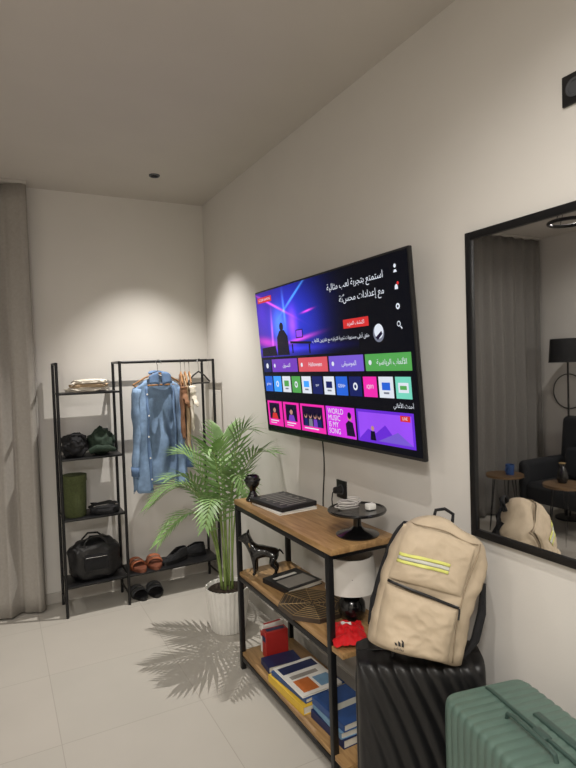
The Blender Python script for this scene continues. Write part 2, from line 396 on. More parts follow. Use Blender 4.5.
rect(.70, .80, .965, .95, 'lilac', 3); poly([(.70, .95), (.75, .89), (.79, .91), (.84, .86), (.90, .95)], 'grape', 4); poly([(.80, .95), (.90, .89), (.965, .95)], 'violet', 5)
poly([(.76, .95), (.765, .90), (.785, .90), (.79, .95)], 'deep', 6); disc(.775, .885, .010, 'skin', 6)
rect(.915, .80, .96, .83, 'red', 5); txt('LIVE', .937, .815, .016, 'white', 7)
sc.build('screen', mats_, tv, smooth=False)
cp = []
for k in range(26):
    s_ = k/25
    cp.append((1.395-.015*math.sin(s_*PI), 2.335-.06*s_-.02*math.sin(s_*7), 1.20-.62*s_))
pc_ = MB().tube(cp, .0035, 8).build('power_cord', black_plastic)
bpy.context.view_layer.update(); pc_.parent = tv; pc_.matrix_parent_inverse = tv.matrix_world.inverted()

# ------------------------------------------------------------------ wall mirror
my0, my1, mz0, mz1 = -.05, 1.378, .938, 1.945
mir = thing('wall_mirror', 'large wall mirror in a thin black frame', 'mirror', (W, (my0+my1)/2, (mz0+mz1)/2), (0, 0, R(-90)))
mw, mh = my1-my0, mz1-mz0
f = MB()
for sx in (-1, 1): f.box((sx*(mw/2-.0125), -.0125, 0), (.025, .023, mh), .003)
for sz in (-1, 1): f.box((0, -.0125, sz*(mh/2-.0125)), (mw-.04, .022, .025), .003)
f.build('frame', black_metal, mir)
MB().box((0, -.0085, 0), (mw-.04, .013, mh-.04)).build('mirror_glass', mirror_m, mir, smooth=False)

# ------------------------------------------------------------------ sockets
def socket(name, label, y, z, s):
    t = thing(name, label, 'socket', (W, y, z), (0, 0, R(-90)))
    MB().box((0, -.004, 0), (s, .008, s*1.05), .002).build('plate', black_plastic, t)
    MB().lathe([(0, 0), (s*.3, 0), (s*.32, .004), (s*.24, .004), (s*.22, .001), (0, .001)], 28).build('socket_well', ring_m, t).rotation_euler = (R(90), 0, 0)
    t.children[-1].location = (0, -.0082, 0)
    return t
socket('wall_socket', 'dark square wall socket high above the mirror', .985, 2.25, .078)
so = socket('wall_socket', 'black wall socket just above the console table', 2.2, .94, .08)
pl = thing('power_plug', 'black plug with a cord in the socket above the table', 'plug', (W-.009, 2.2, .94))
MB().tube([(-.004, 0, 0), (-.035, 0, 0)], [.019, .015], 16).build('plug_body', black_plastic, pl)
MB().tube([(-.035, 0, 0), (-.046, 0, -.01), (-.048, .005, -.04), (-.035, .02, -.1), (-.03, .03, -.2), (-.03, .03, -.3)], .003, 8).build('plug_cord', black_plastic, pl)

# ------------------------------------------------------------------ console table
TX0, TX1, TY0, TY1, TZ = 1.04, 1.34, 1.70, 2.62, .862
LZ = (.50, .09); LY0 = 1.64
tb = thing('console_table', 'long wooden console table with black metal frame and two lower shelves', 'table', (1.19, 2.16, 0))
def loc_(x, y, z): return (x-1.19, y-2.16, z)
MB().box(loc_((TX0+TX1)/2, (TY0+TY1)/2, TZ-.012), (TX1-TX0, TY1-TY0, .024), .002).build('tabletop', wood_m, tb)
for z in LZ:
    MB().box(loc_((TX0+TX1)/2+.0, (LY0+TY1)/2, z-.01), (TX1-TX0-.01, TY1-LY0-.02, .02), .002).build('shelf_board', wood_m, tb)
for x in (TX0+.012, TX1-.012):
    for y in (1.735, 2.602):
        MB().box(loc_(x, y, (TZ-.024)/2), (.024, .024, TZ-.024), .002).build('leg', black_metal, tb)
for z in (TZ-.036, LZ[0]-.032, LZ[1]-.032):
    fr = MB()
    for x in (TX0+.012, TX1-.012): fr.box(loc_(x, 2.168, z), (.02, .87, .022), .001)
    for y in (1.735, 2.602): fr.box(loc_(1.19, y, z), (.28, .02, .022), .001)
    fr.build('rail_frame', black_metal, tb)

# ------------------------------------------------------------------ things on the tabletop
vs = thing('vase', 'small black hourglass vase at the far end of the tabletop', 'vase', (1.11, 2.54, TZ))
MB().lathe([(.0, 0), (.034, 0), (.036, .006), (.022, .03), (.014, .05), (.018, .062), (.034, .08), (.038, .1), (.034, .122), (.026, .128), (.024, .12), (.030, .1), (.0, .09)], 36).build('vase_body', blackgloss, vs)
MB().lathe([(.0395, .1), (.041, .104), (.0395, .108)], 36).build('rim_band', black_metal, vs)

def book(name, label, loc, rz, size, cov, cat='book', group=None, deco=None, tilt=(0, 0)):
    w, l, h = size
    t = thing(name, label, cat, loc, (tilt[0], tilt[1], rz), group)
    c = MB(); ct = min(.003, h*.15)
    c.box((0, 0, ct/2), (w, l, ct), .0006, 1); c.box((0, 0, h-ct/2), (w, l, ct), .0006, 1); c.box((-w/2+ct/2, 0, h/2), (ct, l, h-.0002), .0006, 1)
    mats = [cov]
    if deco:
        for i, (x0, y0, x1, y1, dm) in enumerate(deco):
            mats.append(dm); c.m(i+1).box(((x0+x1)/2*w, (y0+y1)/2*l, h+.0004), (abs(x1-x0)*w, abs(y1-y0)*l, .0009))
    c.build('cover', mats, t, smooth=False)
    MB().box((.002, 0, h/2), (w-.008, l-.006, h-2*ct)).build('pages', paper_m, t, smooth=False)
    return t
book('magazine', 'white-edged magazine lying on the tabletop under the black board', (1.185, 2.35, TZ), R(3), (.2, .27, .010), white_m, 'magazine')
bd_ = thing('game_board', 'black board with pale stripes on the tabletop beside the vase', 'board', (1.185, 2.36, TZ+.0112), (0, 0, R(8)))
MB().box((0, 0, .011), (.2, .27, .022), .003).build('board_body', black_card, bd_)
st = MB()
for k in range(9): st.box((0, -.112+.028*k, .0224), (.15 if k % 2 else .11, .006, .001))
st.build('stripes', grey_m, bd_, smooth=False)
cs = thing('cake_stand', 'black round pedestal stand at the near end of the tabletop', 'stand', (1.222, 1.795, TZ))
MB().lathe([(0, 0), (.082, 0), (.084, .005), (.066, .012), (.028, .022), (.016, .036), (.015, .066), (.022, .082), (.034, .088), (0, .088)], 40).build('pedestal', blackgloss, cs)
MB().lathe([(0, .087), (.095, .087), (.112, .092), (.115, .099), (.111, .1035), (.107, .099), (0, .096)], 48).build('plate', blackgloss, cs)
cb = []
for k in range(140):
    a = k/120*2*PI*4.5; rr = .040+.010*math.sin(k*.21)+.006*math.sin(k*.37)
    cb.append((rr*1.1*math.cos(a), rr*.8*math.sin(a), .003+.00026*k+.004*math.sin(k*.25)**2))
tag(MB().tube(cb, .0024, 6).build('charging_cable', mat('cable_grey', (200, 196, 190), .5), loc=(1.205, 1.82, TZ+.0975)), 'pale coiled charging cable lying on the black stand', 'cable')
ch = thing('charger', 'small white charger beside the coiled cable on the black stand', 'charger', (1.265, 1.765, TZ+.097))
MB().box((0, 0, .014), (.036, .03, .024), .005).build('charger_body', white_m, ch)
MB().box((.019, 0, .014), (.002, .012, .006)).build('port', black_plastic, ch)

# ------------------------------------------------------------------ middle shelf
S1 = LZ[0]
def skinned(name, V, Ed, rad, m, parent, sub=2):
    me = bpy.data.meshes.new(name); me.from_pydata([Vector(v) for v in V], Ed, []); me.update()
    o = bpy.data.objects.new(name, me); C.objects.link(o)
    o.modifiers.new('skin', 'SKIN'); sm = o.modifiers.new('s', 'SUBSURF'); sm.levels = sub; sm.render_levels = sub
    for i, r in enumerate(rad):
        me.skin_vertices[0].data[i].radius = r if isinstance(r, tuple) else (r, r); me.skin_vertices[0].data[i].use_root = (i == 0)
    bpy.context.view_layer.update(); dg = bpy.context.evaluated_depsgraph_get()
    nm = bpy.data.meshes.new_from_object(o.evaluated_get(dg)); bpy.data.objects.remove(o); nm.name = name
    nm.materials.clear(); nm.materials.append(m); nm.shade_smooth()
    q = bpy.data.objects.new(name, nm); C.objects.link(q); q.parent = parent
    return q
dg_ = thing('dog_figurine', 'glossy black dog figurine standing on the middle shelf', 'figurine', (1.13, 2.49, S1), (0, 0, R(145)))
V = [(-.055, 0, .118), (-.02, 0, .120), (.02, 0, .118), (.050, 0, .130), (.066, 0, .158), (.078, 0, .182), (.100, 0, .182), (.122, 0, .176)]
rad = [.026, .025, .034, .031, .022, .025, .018, .012]
Ed = [(i, i+1) for i in range(7)]
def limb(root, pts, rs):
    p = root
    for q, r in zip(pts, rs):
        V.append(q); rad.append(r); Ed.append((p, len(V)-1)); p = len(V)-1
for s_ in (-1, 1):
    limb(2, [(.038, .024*s_, .092), (.038, .026*s_, .052), (.037, .026*s_, .013), (.050, .026*s_, .008)], [.017, .010, .008, .009])
    limb(0, [(-.058, .024*s_, .092), (-.044, .026*s_, .064), (-.070, .026*s_, .040), (-.065, .026*s_, .013), (-.052, .026*s_, .008)], [.021, .014, .0085, .008, .009])
limb(0, [(-.080, 0, .128), (-.092, 0, .122), (-.104, 0, .104)], [.009, .005, .003])
for s_ in (-1, 1):
    limb(5, [(.074, .014*s_, .204), (.071, .017*s_, .222)], [.009, .003])
skinned('dog_body', V, Ed, rad, blackgloss, dg_)
MB().tube([(.060+.008*math.sin(a), .023*math.cos(a), .152+.021*math.sin(a)) for a in [2*PI*k/20 for k in range(20)]], .003, 6, closed=True).build('collar', gold, dg_)
book('book', 'black and white hardback lying behind the octagonal board on the middle shelf', (1.20, 2.32, S1), R(10), (.2, .20, .022), black_card, deco=[(-.4, -.4, .4, .1, grey_m), (-.35, .2, .3, .3, white_m)])
ob = thing('octagonal_board', 'dark brown octagonal board with gold line pattern on the middle shelf', 'board', (1.15, 2.045, S1))
oc = [(.165*math.cos(PI/8+k*PI/4)*.85, .165*math.sin(PI/8+k*PI/4)) for k in range(8)]
MB().prism(oc, 0, .018).build('board_body', brown_card, ob, smooth=False)
gl = MB()
for i in range(8):
    a = oc[i]; b2 = oc[(i+1) % 8]
    for sc_ in (.96, .84, .72, .60, .48, .36, .24): gl.tube([(a[0]*sc_, a[1]*sc_, .0185), (b2[0]*sc_, b2[1]*sc_, .0185)], .0012, 5)
    gl.tube([(a[0]*.96, a[1]*.96, .0185), (a[0]*.05, a[1]*.05, .0185)], .0012, 5)
gl.build('gold_lines', gold, ob)
lp = thing('table_lamp', 'table lamp with round black base and white shade under the tabletop', 'lamp', (1.225, 1.855, S1))
MB().lathe([(0, 0), (.03, 0), (.045, .015), (.055, .045), (.053, .075), (.038, .1), (.016, .115), (.012, .15), (0, .15)], 40).build('lamp_base', blackgloss, lp)
o = MB().lathe([(.105, .135), (.09, .27), (.0885, .27), (.1035, .135)], 48).build('lamp_shade', shade_m, lp)
sf = MB()
for k in range(3): sf.tube([(0, 0, .15), (.098*math.cos(k*2.09), .098*math.sin(k*2.09), .2)], .0018, 6)
sf.build('shade_spokes', black_metal, o)
pk = thing('snack_packet', 'shiny red snack packet near the front corner of the middle shelf', 'packet', (1.125, 1.735, S1), (0, 0, R(65)))
def pkf(sgn):
    def fn(u, v):
        x = (u-.5)*.18; y = (v-.5)*.13
        h = max(0, (1-abs(2*u-1)**3)*(1-abs(2*v-1)**2.2))
        edge = .006*math.sin(v*60)*(1-h)*.3
        return Vector((x, y, max(.001, .022+sgn*(.020*h)*(1+.6*noise.noise(Vector((u*6, v*6, sgn))))+(.012*noise.noise(Vector((u*5, v*5, 0))))+edge)))
    return fn
m_ = MB(); m_.grid(pkf(1), 36, 26); m_.grid(pkf(-1), 36, 26); foil_ = m_.build('foil', red_foil, pk, ang=180)
lb = MB(); fnp = pkf(1)
lb.grid(lambda u, v: fnp(.62+.2*u, .35+.3*v)+Vector((0, 0, .0012)), 12, 10); lb.build('label_patch', white_m, foil_, ang=180)

# ------------------------------------------------------------------ bottom shelf
S2 = LZ[1]
def carton(name, label, loc, rz, size, m1, m2, cat='box'):
    w, l, h = size
    t = thing(name, label, cat, loc, (0, 0, rz))
    MB().box((0, 0, h/2), (w, l, h), .002, 1).build('carton', m1, t, smooth=False)
    MB().box((-w/2-.0005, 0, h*.7), (.0012, l*.8, h*.2)).m(0).build('front_label', m2, t, smooth=False)
    MB().box((0, 0, h+.0005), (w*.8, l*.5, .001)).build('top_flap', m2, t, smooth=False)
    return t
carton('carton_box', 'slim white carton with red band standing at the far end of the bottom shelf', (1.19, 2.54, S2), R(3), (.12, .03, .14), white_m, red_m)
carton('carton_box', 'small red carton standing beside the white carton on the bottom shelf', (1.18, 2.485, S2), R(-3), (.12, .05, .13), red_m, navy_m)
book('book', 'dark book lying flat just before the red carton on the bottom shelf', (1.16, 2.385, S2), R(-4), (.17, .10, .03), navy_m)
book('board_game', 'yellow board game box, bottom of the flat stack on the bottom shelf', (1.17, 2.14, S2), R(3), (.24, .30, .035), yellow_m, 'board game')
book('book', 'blue book lying on the yellow board game box', (1.17, 2.145, S2+.0355), R(6), (.21, .27, .02), blue_m, deco=[(-.3, -.3, .3, .3, sky_m)])
book('magazine', 'pale magazine with orange and blue picture, on top of the blue book', (1.165, 2.14, S2+.0575), R(2), (.2, .26, .008), white_m, 'magazine',
     deco=[(-.40, -.42, -.02, -.05, orange_m), (.05, -.4, .42, -.1, sky_m), (-.45, .2, .45, .42, navy_m), (-.38, .0, .3, .1, grey_m)])
zz = S2
for k, (nm_, sz_, mm, rz) in enumerate((('thick dark blue book at the bottom of the near stack on the bottom shelf', (.18, .23, .034), navy_m, 2), ('light blue book in the middle of the near stack on the bottom shelf', (.175, .225, .026), sky_m, -2),
                                ('blue book with pale band on top of the near stack on the bottom shelf', (.17, .22, .028), blue_m, 3))):
    book('book', nm_, (1.175, 1.85, zz), R(rz), sz_, mm, deco=[(-.4, -.1, .4, .05, stripe_g)] if k == 2 else None); zz += sz_[2]+.0002

# ------------------------------------------------------------------ clothes rack
RX = (.335, .715, 1.35); RYF, RYB, RH = 3.70, 3.94, 1.59
rk = thing('clothes_rack', 'black metal clothes rack with a shelf tower and a hanging rail', 'clothes rack', (.84, 3.82, 0))
def L2(x, y, z): return (x-.84, y-3.82, z)
for x in RX:
    for y in (RYF, RYB):
        MB().tube([L2(x, y, 0), L2(x, y, RH)], .0095, 10).build('post', black_metal, rk)
for x in RX:
    MB().tube([L2(x, RYF, RH-.006), L2(x, RYB, RH-.006)], .008, 8).build('side_bar', black_metal, rk)
    MB().tube([L2(x, RYF, .07), L2(x, RYB, .07)], .006, 8).build('foot_bar', black_metal, rk)
MB().tube([L2(RX[1], 3.82, RH-.006), L2(RX[2], 3.82, RH-.006)], .0095, 10).build('hanging_rail', black_metal, rk)
MB().tube([L2(RX[1], RYB, RH-.006), L2(RX[2], RYB, RH-.006)], .007, 10).build('back_rail', black_metal, rk)
for z in (1.40, .99, .61, .19):
    MB().box(L2((RX[0]+RX[1])/2, 3.82, z-.006), (.375, .24, .012), .002).build('shelf', black_metal, rk)
MB().box(L2((RX[1]+RX[2])/2, 3.82, .184), (.63, .24, .012), .002).build('shoe_shelf', black_metal, rk)

# hangers and clothes
def hanger(label, x, rz, m, hw=.19, z=RH-.006-.078, y=3.82):
    t = thing('clothes_hanger', label, 'hanger', (x, y, z), (0, 0, rz))
    MB().tube([(.03, 0, .06), (.028, 0, .075), (.014, 0, .09), (-.002, 0, .088), (-.012, 0, .072), (0, 0, .055), (0, 0, .0)], .0022, 8).build('hook', chrome, t)
    MB().tube([(0, 0, 0), (hw*.5, 0, -.028), (hw, 0, -.075), (hw*.95, 0, -.085), (0, 0, -.082), (-hw*.95, 0, -.085), (-hw, 0, -.075), (-hw*.5, 0, -.028)], .0055, 8, closed=True).build('shoulder_bar', m, t)
    return t
def garment(name, label, cat, x, rz, m, L=.7, hw=.2, gap=0, sleeve=.5, seed=0, md=None, z=RH-.085, detail=True, y=3.82, depth=.05, sr=.045, fa=.013):
    t = thing(name, label, cat, (x, y, z), (0, 0, rz)); md = md or m
    g0 = -PI/2+gap; span = 2*PI-2*gap
    def fn(u, v):
        th = g0+u*span; w = hw*(1+.12*v)
        cx, sy = math.cos(th), math.sin(th)
        px = w*math.copysign(abs(cx)**.8, cx)
        zt = -.012-.085*(abs(px)/w)**1.3
        zb = -L+.05*noise.noise(Vector((cx*2+seed, sy*2, 1)))-.02*(sy < 0)
        dd = .010+depth*min(1, v*2.2)
        fold = fa*v*math.sin(px*42+seed+2.5*v+2*noise.noise(Vector((px*6, v*3, seed))))*(1 if abs(cx) < .95 else .3)+fa*noise.noise(Vector((px*14+seed, v*4, sy)))
        return Vector((px+.008*noise.noise(Vector((v*5, seed, sy))), dd*math.copysign(abs(sy)**.6, sy)+fold, zt+(zb-zt)*v))
    b_ = MB(); b_.grid(fn, 90, 34, cu=(gap == 0)); b_.build('body', m, t, ang=180, solid=.003)
    if sleeve:
      for s_ in (-1, 1):
        pts = []; rr = []
        for k in range(18):
            q = k/17; pts.append((s_*(hw*.90+.045*q+.008*math.sin(q*8+seed+s_)), -.008-.03*q*q, -.10-sleeve*q)); rr.append(sr-.010*q+.004*math.sin(q*24+s_+seed))
        sl = MB(); sl.tube(pts, rr, 22, caps=False, flat=.42); so_ = sl.build('sleeve', m, t, ang=180, solid=.003)
        if sleeve > .4:
            cf = MB(); p = Vector(pts[-1]); cf.tube([p+Vector((0, 0, .03)), p+Vector((0, 0, -.03))], [sr-.006, sr-.007], 18, caps=False, flat=.45); cf.build('cuff', md, so_, ang=180, solid=.004)
    if detail:
        col = MB()
        for s_ in (-1, 1):
            col.grid(lambda u, v, s_=s_: Vector((s_*(.012+.075*u), -.028-.018*math.sin(u*PI)-.01*v, .010-.03*u*u-.095*v*(1-.45*u))), 10, 6)
        col.tube([(.055*math.cos(a), .03*math.sin(a), -.002+.012*math.sin(a)) for a in [PI*k/12 for k in range(13)]], .013, 8, flat=.5)
        col.build('collar', md, t, ang=180, solid=.003)
        if gap:
            for j, uu in enumerate((.004, .975)):
                pc = MB(); pc.grid(lambda u, v, uu=uu: fn(uu+.021*u, .05+.93*v)+Vector((0, -.005, 0)), 3, 30)
                pco = pc.build('placket', md, t, ang=180, solid=.002)
            for k in range(5):
                q = fn(.986, .12+.19*k); bt = MB(); bt.lathe([(0, .002), (.006, .002), (.006, 0)], 12); bo = bt.build('button', white_m, pco)
                bo.location = q+Vector((0, -.009, 0)); bo.rotation_euler = (R(90), 0, 0)
            for a, b2 in ((.10, .18), (.80, .88)):
                pp = MB(); pp.grid(lambda u, v, a=a, b2=b2: fn(a+(b2-a)*u, .25+.15*v)+Vector((0, -.006, 0)), 8, 8); pp.build('pocket', md, t, ang=180, solid=.003)
    return t
hanger('hanger holding the open blue denim shirt', .985, R(17), wood_leg, y=3.80)
garment('denim_shirt', 'open light blue denim shirt with long sleeves on the rail', 'shirt', .985, R(17), denim, L=.77, hw=.185, gap=.42, sleeve=.54, seed=1, md=denim_d, depth=.026, y=3.80, fa=.018)
for k, (nm_, m, x, rz, L_, seed) in enumerate((('brown shirt hanging just right of the denim shirt', rust_f, 1.155, 78, .44, 3), ('tan top hanging between the brown and the cream shirt', tan_f, 1.185, 80, .52, 5),
                                ('cream shirt hanging nearest the empty hanger', cream_f, 1.216, 78, .40, 8))):
    hanger('hanger holding the '+['brown shirt', 'tan top', 'cream shirt'][k], x, R(rz), wood_leg, hw=.10, y=3.825)
    garment('hanging_shirt', nm_, 'shirt', x, R(rz), m, L=L_, hw=.105, sleeve=.14 if k != 1 else 0, seed=seed, detail=False, y=3.825, depth=.004, sr=.020, fa=.006)
hanger('empty dark hanger at the right end of the rail', 1.28, R(35), black_plastic, hw=.13, y=3.81)

# folded things on the rack shelves
fb = thing('folded_scarf', 'pale striped folded scarf on the top rack shelf', 'scarf', (.525, 3.80, 1.40))
for k in range(3):
    b_ = MB(); b_.blob((.0+.01*k, 0, .017+.024*k), (.125-.012*k, .085, .017), .25, 3.5, k+2, floor=.0+.001, pw=.7); b_.build('fold', [cream_f, tan_f, cream_f][k], fb, ang=180)
MB().tube([(.12*math.cos(a)*.8, -.07+.012*math.sin(3*a), .05+.02*math.sin(a)) for a in [PI*k/16 for k in range(17)]], .008, 8).build('fringe', cream_f, fb)
bb = thing('crumpled_bag', 'black crumpled bag at the left of the second rack shelf', 'bag', (.435, 3.80, .99))
MB().blob((0, 0, .07), (.08, .085, .08), .3, 2.2, 11, floor=0).build('bag_body', black_fabric, bb, ang=180)
MB().tube([(-.05, -.06, .12), (-.03, -.085, .15), (.03, -.085, .145), (.06, -.06, .11)], .006, 8).build('strap', black_fabric, bb)
gb = thing('rolled_jacket', 'dark green rolled jacket at the right of the second rack shelf', 'jacket', (.60, 3.81, .99))
MB().blob((0, 0, .08), (.082, .085, .09), .3, 2.2, 21, floor=0).build('jacket_roll', dark_green, gb, ang=180)
MB().tube([(-.08, -.06, .03), (-.04, -.085, .05), (.03, -.09, .045), (.07, -.07, .03)], [.02, .024, .022, .014], 10).build('sleeve', dark_green, gb)
tg = thing('fabric_basket', 'olive green fabric basket on the third rack shelf', 'basket', (.42, 3.80, .61))
MB().lathe([(0, 0), (.062, 0), (.066, .01), (.070, .12), (.073, .25), (.0745, .262), (.071, .262), (.068, .25), (.064, .02), (0, .015)], 40, flute=.012, fn=7).build('basket_body', olive, tg)
MB().lathe([(.0745, .222), (.0765, .226), (.077, .262), (.0745, .266)], 40, flute=.012, fn=7).build('folded_rim', olive, tg)
pt = thing('pouch', 'flat black pouch at the right of the third rack shelf', 'pouch', (.60, 3.80, .61))
MB().blob((0, 0, .025), (.09, .085, .034), .2, 2.5, 31, floor=0, pw=.6).build('pouch_body', black_fabric, pt, ang=180)
MB().tube([(-.075, -.045, .052), (0, -.055, .058), (.075, -.045, .05)], .003, 6).build('zip', grey_m, pt)
db = thing('duffel_bag', 'black leather duffel bag on the lowest rack shelf', 'bag', (.525, 3.815, .19))
MB().blob((0, 0, .12), (.158, .086, .13), .16, 2.2, 41, floor=0, pw=.6).build('bag_body', mat('black_leather', (20, 20, 22), .4, var=.2, bump=.3, bscale=60), db, ang=180)
for s_ in (-1, 1):
    MB().tube([(-.07, s_*.07, .17), (-.066, s_*.06, .24), (-.03, s_*.045, .28), (.03, s_*.045, .275), (.066, s_*.06, .24), (.07, s_*.07, .17)], .0065, 8).build('handle', black_plastic, db)
MB().tube([(-.14, 0, .215), (-.07, 0, .243), (.07, 0, .243), (.14, 0, .215)], .003, 6).build('zip', chrome, db)
fp_ = MB().box((0, -.084, .12), (.15, .016, .10), .006).build('front_pocket', black_fabric, db)
MB().tube([(-.065, -.093, .155), (.065, -.093, .155)], .002, 6).build('pocket_zip', chrome, fp_)

# shoes
def outline(L, w, n=28):
    pts = []
    for k in range(n):
        a = 2*PI*k/n; y = L/2*math.sin(a); t = y/L+.5
        ww = w*(.36+.14*math.sin((t)*PI*1.1-.3))
        pts.append((ww*math.copysign(abs(math.cos(a))**.7, math.cos(a)), y))
    return pts
def slide(name, label, loc, rz, m, mi, grp=None):
    t = thing(name, label, 'sandal', loc, (0, 0, rz), grp)
    MB().prism(outline(.23, .105), 0, .018).build('sole', black_plastic if m is not brown_l else brown_d, t)
    MB().prism([(x*.93, y*.95) for x, y in outline(.23, .105)], .018, .022).build('insole', mi, t)
    for y0, y1, hh in ((.02, .065, .046), (-.035, .005, .042)):
        s_ = MB(); s_.grid(lambda u, v: Vector((.05*math.cos(PI*u), (y0+(y1-y0)*v), .012+hh*math.sin(PI*u)**.7)), 16, 5); s_.build('strap', m, t, solid=.004)
    return t
slide('sandal', 'left brown leather sandal on the shoe shelf', (.80, 3.815, .19), R(8), brown_l, brown_d)
slide('sandal', 'right brown leather sandal on the shoe shelf, next to the black shoes', (.915, 3.815, .19), R(-6), brown_l, brown_d)
def shoe(name, label, loc, rz, m, ms):
    t = thing(name, label, 'shoe', loc, (0, 0, rz))
    MB().prism(outline(.25, .1), 0, .025).build('sole', ms, t)
    def fn(u, v):
        a = u*2*PI; t_ = .5+.5*math.sin(a)
        top = .078-.050*max(0, (t_-.35)/.65)**.8
        x, y = .046*math.copysign(abs(math.cos(a))**.7, math.cos(a)), .118*math.sin(a)
        k = 1-(.28+.35*t_)*v**2
        yy = y*(1-(.1+.55*max(0, t_-.3))*v**2)
        return Vector((x*k, yy, .024+top*v))
    u_ = MB(); u_.grid(fn, 36, 9, cu=True); u_.build('upper', m, t, solid=.003, ang=180)
    tn = MB().blob((0, .032, .044), (.03, .06, .022), .08, 2, 3).build('tongue', m, t, ang=180)
    lc = MB()
    for k in range(4): lc.tube([(-.022, .01+.017*k, .073-.010*k), (0, .013+.017*k, .079-.010*k), (.022, .01+.017*k, .073-.010*k)], .0022, 6)
    lc.build('laces', black_plastic, tn)
    t.scale = (.86, .86, .86)
    return t
shoe('shoe', 'left black shoe on the shoe shelf', (1.055, 3.80, .19), R(112), black_fabric, black_plastic)
shoe('shoe', 'right black shoe on the shoe shelf, near the plant', (1.19, 3.86, .19), R(75), black_fabric, black_plastic)
slide('sandal', 'left grey slipper on the floor under the shoe shelf', (.80, 3.815, 0), R(8), ring_m, black_card)
slide('sandal', 'right grey slipper on the floor under the shoe shelf', (.91, 3.815, 0), R(-4), ring_m, black_card)

# ------------------------------------------------------------------ palm
PX, PY = 1.15, 3.05
pp = thing('potted_palm', 'green potted palm in a white ribbed pot beside the console table', 'plant', (PX, PY, 0))
pr = [(0, .0), (.092, 0), (.097, .006), (.112, .12), (.124, .225), (.128, .255), (.121, .255), (.115, .232), (0, .228)]
MB().lathe(pr, 144, flute=.022, fn=30).build('pot', white_cer, pp, ang=60)
MB().lathe([(0, .240), (.06, .242), (.115, .236), (.11, .230), (0, .229)], 30).build('soil', soil_m, pp)
XM = W-PX-.012
def frond(tip, ctrl, seed):
    rnd = random.Random(seed)
    a0 = math.atan2(tip[1], tip[0]); P0 = Vector((.035*math.cos(a0), .035*math.sin(a0), .225)); P1 = Vector(ctrl); P2 = Vector(tip)
    def B(t): return P0*(1-t)**2+P1*2*t*(1-t)+P2*t*t
    def T(t): return ((P1-P0)*2*(1-t)+(P2-P1)*2*t).normalized()
    def cl(v): return Vector((min(v.x, XM-.002*abs(v.z)), v.y, v.z))
    m = MB(); m.tube([cl(B(k/16)) for k in range(17)], [.0058*(1-.78*k/16) for k in range(17)], 6)
    m.m(1); n = 17; L = (P2-P0).length
    for k in range(n+1):
        t = .34+.66*k/n; p = B(t); tg_ = T(t); side = tg_.cross(Vector((0, 0, 1)))
        if side.length < .25: side = Vector((-tip[1]+.01, tip[0], 0))
        side.normalize(); nn = side.cross(tg_).normalized()
        q = (t-.34)/.66
        ll = (.065+.115*math.sin(PI*min(1, q*.74+.18)))*(L/.76)*rnd.uniform(.9, 1.08)
        for s_ in (-1, 1):
            d = (side*s_*(1.15-.55*q)+tg_*(.60+.7*q)+nn*.16+Vector((0, 0, -.05))).normalized()
            cr_ = tg_.cross(d)
            wv = (cr_.cross(d).normalized() if cr_.length > .01 else side)*.0088
            mid = p+d*ll*.42+Vector((0, 0, .003)); tipv = p+d*ll+Vector((0, 0, -.016*(ll/.15)))
            m.quad([cl(p-wv*.3), cl(mid-wv), cl(mid+wv), cl(p+wv*.3)]); m.quad([cl(mid-wv), cl(tipv), cl(mid+wv)])
    m.build('frond', [stem_m, leaf_m], pp, ang=180)
tips = [(-.42, .0, .80), (-.34, -.12, .95), (-.22, .16, 1.03), (-.12, -.12, 1.08), (.05, .10, 1.13), (.12, -.12, 1.17), (.15, -.30, 1.06),
        (-.42, -.16, .64), (-.24, -.36, .74), (.0, -.34, .86), (.10, .34, .88), (-.32, .28, .74)]
for i, (x, y, z) in enumerate(tips):
    h_ = math.hypot(x, y)
    frond((x, y, z), (x*.22, y*.22, z+.10+(.22 if z < .9 else -.06)), i)

# ------------------------------------------------------------------ suitcases
def suitcase(name, label, loc, rz, w, h, d, m, mt, nrib, slant=0, p=9.0, ra=.007, hr=.010, curve=0):
    t = thing(name, label, 'suitcase', loc, (0, 0, rz)); zc = .05+(h-.05)/2; hh = (h-.05)/2; w2 = w/2
    def half(sg):
        def fn(u, v):
            x_ = math.sin((2*u-1)*PI/2); z_ = math.sin((2*v-1)*PI/2)
            rib = (math.cos((x_+slant*z_+curve*z_*z_)*PI*nrib)*.5+.5)**.6
            k = max(0, 1-abs(x_)**p)**(1/p)*max(0, 1-abs(z_)**p)**(1/p)
            fade = max(0, 1-abs(x_)**10)
            return Vector((x_*w2, sg*(.004+(d/2-.006)*k+ra*rib*fade*min(1, k*1.5)-.003), zc+z_*(hh-.006+ra*.7*rib*fade)))
        return fn
    for sg in (-1, 1):
        s_ = MB(); s_.grid(half(sg), 230, 70); s_.build('shell_half', m, t, ang=180)
    ring = []
    for k in range(96):
        a = 2*PI*k/96; c, s2 = math.cos(a), math.sin(a); e = 2/p
        ring.append((w2*math.copysign(abs(c)**e, c), 0, zc+(hh)*math.copysign(abs(s2)**e, s2)))
    zb_ = MB().tube(ring, .005, 8, closed=True).build('zipper_band', mt, t)
    MB().box((0, -.002, h-.002), (.045, .024, .014), .004).build('lock', mt, zb_)
    MB().tube([(-.085, -.035, h-.008), (-.08, -.035, h+.010), (-.055, -.035, h+.016), (.055, -.035, h+.016), (.08, -.035, h+.010), (.085, -.035, h-.008)], hr, 10, flat=.7).build('carry_handle', mt, t)
    MB().box((0, .045, h-.005), (.15, .022, .012), .004).build('trolley_handle', mt, t)
    for sx in (-1, 1):
        for sy in (-1, 1):
            wh = MB(); cx, cy = sx*(w2-.045), sy*(d/2-.05)
            wh.tube([(cx-.012, cy, .025), (cx+.012, cy, .025)], .025, 18); wh.box((cx, cy, .052), (.036, .036, .02), .004); wh.build('wheel', black_plastic, t)
    return t
